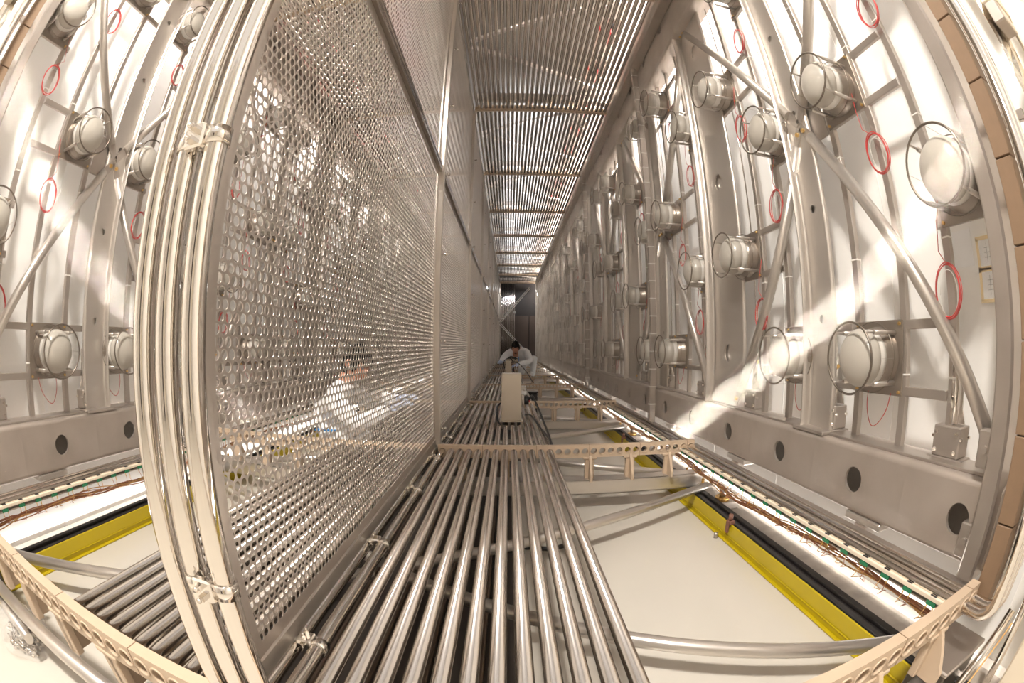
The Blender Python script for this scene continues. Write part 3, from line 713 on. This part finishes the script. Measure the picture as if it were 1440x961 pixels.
t = thing('black_case', 'small black case on the floor beside the far tan bar', 'case', (.30, 5.6, -.95)); MB().bbox(-.06, .06, -.05, .05, 0, .36, .01).build('body', BLKCABLE, t); MB().bbox(-.07, .07, -.06, .06, .36, .375, .004).build('lid', BLACK, t)
t = thing('valve_fitting', 'small white fitting behind the large steel box', 'fitting', (.17, 5.2, -.575)); MB().bbox(-.04, .04, -.03, .03, 0, .05, .006).build('body', WHITE, t); MB().cyl((0, 0, .05), (0, 0, .1), .02, 12).build('stem', SATIN, t); MB().bbox(-.03, .03, -.008, .008, .1, .11, .002).build('handle', WHITE, t)

t = thing('dark_gap_plate', 'dark plate added under the tube rows and cathode to darken the gaps', 'plate', (-.40, .3, -.95))  # plate and rails added to darken the gaps between the floor tubes
MB().bbox(-.50, .42, 0, 5.2, 0, .012, .003).build('sheet', mat('gap_plate_dark', (.07, .058, .05), .45, .5, noise=.3, nscale=6), t)
for q in range(5): MB().bbox(-.30 + .15 * q, -.27 + .15 * q, 0, 5.2, .012, .05, .003).build('rail', mat('gap_rail_brown', (.15, .11, .085), .35, .8), t)

# white perforated diagonal lattice at the far end
for i, (a, b) in enumerate((((-.33, 16.6, .88), (.80, 17.2, 2.25)), ((-.33, 16.6, .82), (.82, 17.2, -.42)))):
    A, B = Vector(a), Vector(b); d = (B - A).normalized(); L = (B - A).length
    t = thing('white_brace', 'white lattice strut crossing the far end, ' + ['rising to the frame top', 'falling to the frame foot'][i], 'strut', a)
    up = d.cross(Vector((0, 1, 0))).normalized()
    for e in (-1, 1): MB().path([up * (.03 * e), up * (.03 * e) + d * L], .012, 6).build('chord', WHITE, t)
    for n in range(16): MB().path([up * .03 + d * (L * n / 16), up * -.03 + d * (L * (n + 1) / 16)], .008, 5).build('lacing', WHITE, t)
tag(MB().lathe((0, 0, 0), (0, 0, 1), [(-.05, .0), (-.045, .03), (0, .05), (.04, .03), (.05, .0)], 14).build('hanging_lamp_globe', WHITE, None, (.22, 17.0, 1.28)), 'small white globe hanging at the far opening', 'globe')

# ------------------------------------------------------------------ papers on the wall
for i, (y0, y1, z0, z1, tape) in enumerate(((.57, .70, .235, .33, 1), (.57, .70, .135, .23, 1), (.725, .85, .25, .37, 0), (.40, .55, .235, .33, 1))):
    t = thing('paper_sheet', ['upper drawing sheet taped to the white wall beside the end post', 'lower drawing sheet taped to the white wall beside the end post', 'blank glossy sheet pinned on the white wall left of the taped drawings', 'drawing sheet on the white wall hidden by the end post'][i], 'paper', (X(UW, 1) - .004, (y0 + y1) / 2, (z0 + z1) / 2))
    h, v = (y1 - y0) / 2, (z1 - z0) / 2
    MB().box(-.0015, 0, -h, h, -v, v).build('sheet', PAPER, t)
    if tape:
        m = MB()
        for a in (-1, 1): m.box(-.0022, .0005, -h - .006, h + .006, a * v - .006, a * v + .006); m.box(-.0022, .0005, a * h - .006, a * h + .006, -v, v)
        m.build('tape', TAPE, t)
        m = MB()
        for k in range(3): m.box(-.002, -.001, -.035, .035, -.015 + .015 * k, -.0142 + .015 * k)
        for k in range(4): m.box(-.002, -.001, -.025 + .016 * k, -.0242 + .016 * k, -.03, .03)
        m.build('drawing', INK, t)

# ------------------------------------------------------------------ columns, brackets and foil outside the open end
for s in (1, -1):
    wh = 'outside the open end ' + WHERE[s]
    t = thing('end_column', 'broad cream steel column ' + wh, 'column', (X(1.74, s), .13, -.95))
    MB().bbox(*sorted((s * -.04, s * .12)), -.055, .055, 0, 4.0, .008).build('shaft', CREAM, t)
    for i in range(6):
        b = MB().bbox(*sorted((-s * .16, -s * .04)), .03, .09, .55 + .62 * i, .62 + .62 * i, .004).build('arm', CREAM, t)
        MB().bbox(*sorted((-s * .16, -s * .06)), .035, .085, .48 + .62 * i, .55 + .62 * i, .004).build('web', STEEL, b)
    for i in range(5):
        rn = random.Random(40 + i + 10 * s); m = MB(); n = 9; vs = []
        for a in range(n):
            for b in range(4): vs.append((s * (.0 + .02 * rn.random() + .018 * b), .01 * rn.random() - .012 * b, .05 * a + .01 * rn.random()))
        m.add(vs, [(a * 4 + b, a * 4 + b + 1, a * 4 + b + 5, a * 4 + b + 4) for a in range(n - 1) for b in range(3)])
        o = m.build('foil_strip', FOIL, None, (X(1.61, s), .24, -.02 + .55 * i)); tag(o, nth(i + 1) + ' crumpled foil strip from the floor beside the cream column ' + WHERE[s], 'foil', 'foil strips ' + SIDE[s])
cable('thin amber wire looping below the first tan bar near the end post', [(.55, .33, -.66), (.70, .30, -.70), (.85, .27, -.78), (.98, .25, -.80), (1.06, .24, -.70), (1.08, .22, -.60)], .0028, 'loose wires')
bpy.data.objects[[o.name for o in COL.objects if o.name.startswith('power_cable')][-1]].data.materials[0] = AMBER
for s in (1, -1):
    t = thing('corner_block', 'dark steel corner block below the end of the first tan bar ' + WHERE[s], 'block', (X(1.50, s), .36, -.95))
    MB().bbox(-.09, .09, -.04, .10, 0, .20, .006).build('body', mat('dark_corner_steel', (.16, .14, .12), .4, .8), t)
    MB().bbox(-.11, .11, -.05, .11, .20, .215, .004).build('cap', STEEL, t)
    for q in (-.05, .05): MB().cyl((q, -.04, .12), (q, -.055, .12), .014, 6, smooth=False).build('bolt', STEEL, t)
    MB().cyl((-s * .09, .02, .10), (-s * .55, -.02, .10), .02, 14).build('stub_tube', SATIN, t)
# lower right clutter: sloping rails under the open end
for i, (a, b, r) in enumerate((((.95, .30, -.95), (1.17, .26, -.62), .014), ((1.22, .22, -.95), (1.22, .24, -.45), .014))):
    o = MB().cyl((0, 0, 0), Vector(b) - Vector(a), r, 14).build('support_rod', CHROME, None, a); tag(o, ['sloping', 'upright'][i] + ' polished rod below the bent tubes at the open end', 'rod', 'support rods')

# ------------------------------------------------------------------ bag of bolts on the floor
t = thing('bolt_bag', 'clear plastic bag filled with shiny bolts on the cream floor', 'bag', (-1.53, .37, -.95))
rn = random.Random(5)
bmb = MB().cyl((0, 0, -.022), (0, 0, .016), .0042, 7); bmb.cyl((0, 0, .016), (0, 0, .024), .0085, 6, smooth=False); bmb = bmb.mesh('bolt', CHROME)
for i in range(110):
    a, q = rn.uniform(0, 6.28), rn.random() ** .5
    o = obj('bolt', bmb, t, (.10 * q * math.cos(a), .075 * q * math.sin(a), .012 + rn.random() * .055 * (1 - q * q)))
    o.rotation_euler = (rn.uniform(0, 3.1), rn.uniform(0, 3.1), rn.uniform(0, 3.1))
m = MB(); nn = 16; vs = []
for j in range(8):
    for i in range(nn):
        a = 2 * PI * i / nn; rr = (.135 * math.cos(j / 7 * 1.35) + .012) * (1 + .14 * rn.uniform(-1, 1)); vs.append((rr * math.cos(a), rr * .8 * math.sin(a), .002 + .125 * math.sin(j / 7 * 1.5) + .012 * rn.uniform(-1, 1) * (j > 0)))
m.add(vs, [(j * nn + i, j * nn + (i + 1) % nn, (j + 1) * nn + (i + 1) % nn, (j + 1) * nn + i) for j in range(7) for i in range(nn)])
m.build('plastic_film', BAG, t)
for i in range(3): MB().box(-.03, .03, -.02, .02, 0, .0006).build('paper_tag', PAPER, t, (-.02 + .04 * i, .02 * i, .10 + .01 * i))

# ------------------------------------------------------------------ people
def skin_body(name, verts, edges, radii, m, parent, root=0, sub=2):
    me = bpy.data.meshes.new(name); bm = bmesh.new(); L = bm.verts.layers.skin.verify()
    bv = [bm.verts.new(v) for v in verts]
    for a, b in edges: bm.edges.new((bv[a], bv[b]))
    for i, v in enumerate(bv):
        r = radii[i]; v[L].radius = r if isinstance(r, tuple) else (r, r); v[L].use_root = (i == root)
    bm.to_mesh(me); bm.free(); me.materials.append(m)
    o = obj(name, me, parent); k = o.modifiers.new('skin', 'SKIN'); k.use_smooth_shade = True; k.branch_smoothing = .5
    q = o.modifiers.new('sub', 'SUBSURF'); q.levels = sub; q.render_levels = sub; return o
def head(parent, loc, fwd, up, beard):
    f = Vector(fwd).normalized(); r = f.cross(Vector(up)).normalized(); u = r.cross(f)
    R = Matrix((r, f, u)).transposed().to_4x4(); R.translation = Vector(loc)
    def ell(fn, nu=24, nv=16, v0=-1., v1=1.):
        m = MB(); vs = []
        for j in range(nv + 1):
            for i in range(nu):
                la = (v0 + (v1 - v0) * j / nv) * PI / 2; lo = 2 * PI * i / nu; vs.append(fn(lo, la))
        m.add(vs, [(j * nu + i, j * nu + (i + 1) % nu, (j + 1) * nu + (i + 1) % nu, (j + 1) * nu + i) for j in range(nv) for i in range(nu)], True); return m
    def face(lo, la, k=1.):
        x, y, z = math.cos(la) * math.sin(lo), math.cos(la) * math.cos(lo), math.sin(la)
        w_ = .076 * (1 - .22 * max(0, -z)) * k; p = Vector((x * w_, y * .095 * k, z * .118 * k))
        if y > .75:                                        # brow, nose, chin
            c = max(0, 1 - abs(x) / .28)
            if -.32 < z < .12: p.y += .026 * c * (1 - (z + .30) / .42 if z > -.30 else .5)
            if -.95 < z < -.55: p.y += .010 * c
            if .02 < z < .2 and .12 < abs(x) < .5: p.y -= .006
        return p
    h = ell(face).build('head', SKIN, parent); h.matrix_local = R
    def hairf(lo, la):
        p = face(lo, la, 1.09); y = math.cos(lo)
        lim = .045 if y > .55 else (-.03 if y > -.1 else -.085)
        p.z = max(p.z, lim) + .004 * math.sin(lo * 17); return p
    hr = ell(hairf, 30, 14, -.5, 1.).build('hair', HAIR, parent); hr.matrix_local = R
    if beard:
        bd = ell(lambda lo, la: face((lo - PI) * .30, la, 1.045), 20, 6, -.95, -.42).build('beard', HAIR, parent); bd.matrix_local = R
    for e in (-1, 1):
        m = MB().lathe((e * .074, -.005, 0), (e, -.3, 0), [(-.004, .012), (.004, .028), (.01, .026), (.012, .012), (.008, .0)], 12); o = m.build('ear', SKIN, parent); o.matrix_local = R
        m = MB().lathe((e * .030, .080, .012), (0, 1, 0), [(-.006, .009), (.003, .007), (.005, .004), (.006, 0)], 10); o = m.build('eye', INK, parent); o.matrix_local = R
    o = MB().bbox(-.022, .022, .082, .094, -.066, -.058, .003).build('mouth', mat('lips', (.35, .12, .10), .5), parent); o.matrix_local = R
    nk = MB().cyl((0, -.02, -.07), (0, -.045, -.19), .052, 14); o = nk.build('neck', SKIN, parent); o.matrix_local = R
def hand(parent, wrist, fwd, down, m, side):
    f = Vector(fwd).normalized(); d = Vector(down); d = (d - f * d.dot(f)).normalized(); a = f.cross(d) * side; W_ = Vector(wrist)
    P = [W_, W_ + f * .05]; E = [(0, 1)]; Rr = [(.028, .02), (.04, .018)]
    for q, (off, ln) in enumerate(((-.030, .068), (-.010, .078), (.011, .074), (.031, .058))):
        b = len(P); k0 = W_ + f * .085 + a * off; k1 = k0 + f * ln * .45 + d * ln * .2; k2 = k1 + f * ln * .25 + d * ln * .35
        P += [k0, k1, k2]; Rr += [.0105, .0095, .008]; E += [(1, b), (b, b + 1), (b + 1, b + 2)]
    b = len(P); t0 = W_ + f * .035 - a * .038; t1 = t0 + f * .035 - a * .012 + d * .02; t2 = t1 + f * .028 + d * .018
    P += [t0, t1, t2]; Rr += [.013, .011, .009]; E += [(0, b), (b, b + 1), (b + 1, b + 2)]
    return skin_body('hand', P, E, Rr, m, parent, 0, 1)
def person(label, base, J, hd, hfwd, hup, gloves, beard):
    t = thing('person', label, 'person', base)
    b = Vector(base); q = {k: Vector(v) - b for k, v in J.items()}
    names = ['pelvis', 'waist', 'chest', 'neck', 'sl', 'el', 'wl', 'sr', 'er', 'wr', 'hl', 'kl', 'al', 'tl', 'hr', 'kr', 'ar', 'tr']
    I = {n: i for i, n in enumerate(names)}
    rad = dict(pelvis=(.155, .13), waist=(.145, .12), chest=(.165, .125), neck=.065, sl=.078, el=.058, wl=.042, sr=.078, er=.058, wr=.042, hl=.10, kl=.075, al=.055, tl=.045, hr=.10, kr=.075, ar=.055, tr=.045)
    ed = [('pelvis', 'waist'), ('waist', 'chest'), ('chest', 'neck'), ('chest', 'sl'), ('sl', 'el'), ('el', 'wl'), ('chest', 'sr'), ('sr', 'er'), ('er', 'wr'), ('pelvis', 'hl'), ('hl', 'kl'), ('kl', 'al'), ('al', 'tl'), ('pelvis', 'hr'), ('hr', 'kr'), ('kr', 'ar'), ('ar', 'tr')]
    body = skin_body('body', [q[n] for n in names], [(I[a], I[c]) for a, c in ed], [rad[n] for n in names], SUIT, t)
    body['label'] = 'white hooded coverall'
    head(t, Vector(hd) - b, hfwd, hup, beard)
    for sd, (wn, en) in ((1, ('wl', 'el')), (-1, ('wr', 'er'))):
        hand(t, q[wn], q[wn] - q[en], (0, 0, -1), gloves, sd)
    return t, b
t, b = person('person in white coverall kneeling and bending over the far steel box', (.25, 8.6, -.576), dict(
    pelvis=(.36, 8.80, -.30), waist=(.31, 8.70, -.18), chest=(.19, 8.55, -.11), neck=(.14, 8.43, -.04),
    sl=(-.02, 8.50, -.11), el=(-.12, 8.36, -.27), wl=(-.14, 8.10, -.28), sr=(.34, 8.48, -.11), er=(.40, 8.25, -.28), wr=(.17, 8.10, -.33),
    hl=(.27, 8.82, -.36), kl=(.24, 8.45, -.49), al=(.26, 8.88, -.52), tl=(.26, 9.0, -.53), hr=(.45, 8.80, -.34), kr=(.47, 8.38, -.22), ar=(.46, 8.50, -.52), tr=(.45, 8.36, -.535)),
    (.125, 8.36, -.03), (-.05, -1, -.45), (0, -.4, 1), GLOVE, True)
MB().bbox(-.008, .008, -.004, .004, -.04, .04, .002).build('pen', BLUE, t, (-.07 + .0, -.22, .33))
MB().cyl((0, 0, 0), (0, -.01, 0), .022, 12).build('badge', BLKCABLE, t, (-.13, -.22, .34))
def K2(J): return {k: (v[0] * .932, v[1] - .2, v[2] * .932 if v[2] > -.7 else v[2]) for k, v in J.items()}
t, b = person('person in white coverall crouching behind the perforated cathode', (-1.07, 2.7, -.95), K2(dict(
    pelvis=(-1.27, 2.98, -.60), waist=(-1.24, 2.95, -.48), chest=(-1.14, 2.90, -.33), neck=(-1.06, 2.86, -.25),
    sl=(-1.20, 3.06, -.30), el=(-1.00, 3.10, -.42), wl=(-.78, 3.06, -.37), sr=(-1.14, 2.72, -.34), er=(-.95, 2.66, -.50), wr=(-.74, 2.72, -.40),
    hl=(-1.28, 3.08, -.64), kl=(-.95, 3.10, -.84), al=(-1.32, 3.12, -.87), tl=(-1.42, 3.12, -.90), hr=(-1.27, 2.88, -.64), kr=(-.93, 2.80, -.60), ar=(-.98, 2.80, -.88), tr=(-.86, 2.80, -.90))),
    (-.935, 2.63, -.115), (.80, -.35, -.45), (.35, -.1, 1), GLOVE, False)
MB().bbox(-.07, .07, -.03, .0, -.006, .006, .002).build('belt_print', BLUE, t, (-.07, -.12, .42))
MB().bbox(-.03, .03, -.006, .0, -.006, .006, .002).build('collar_print', BLUE, t, (.03, -.12, .68))
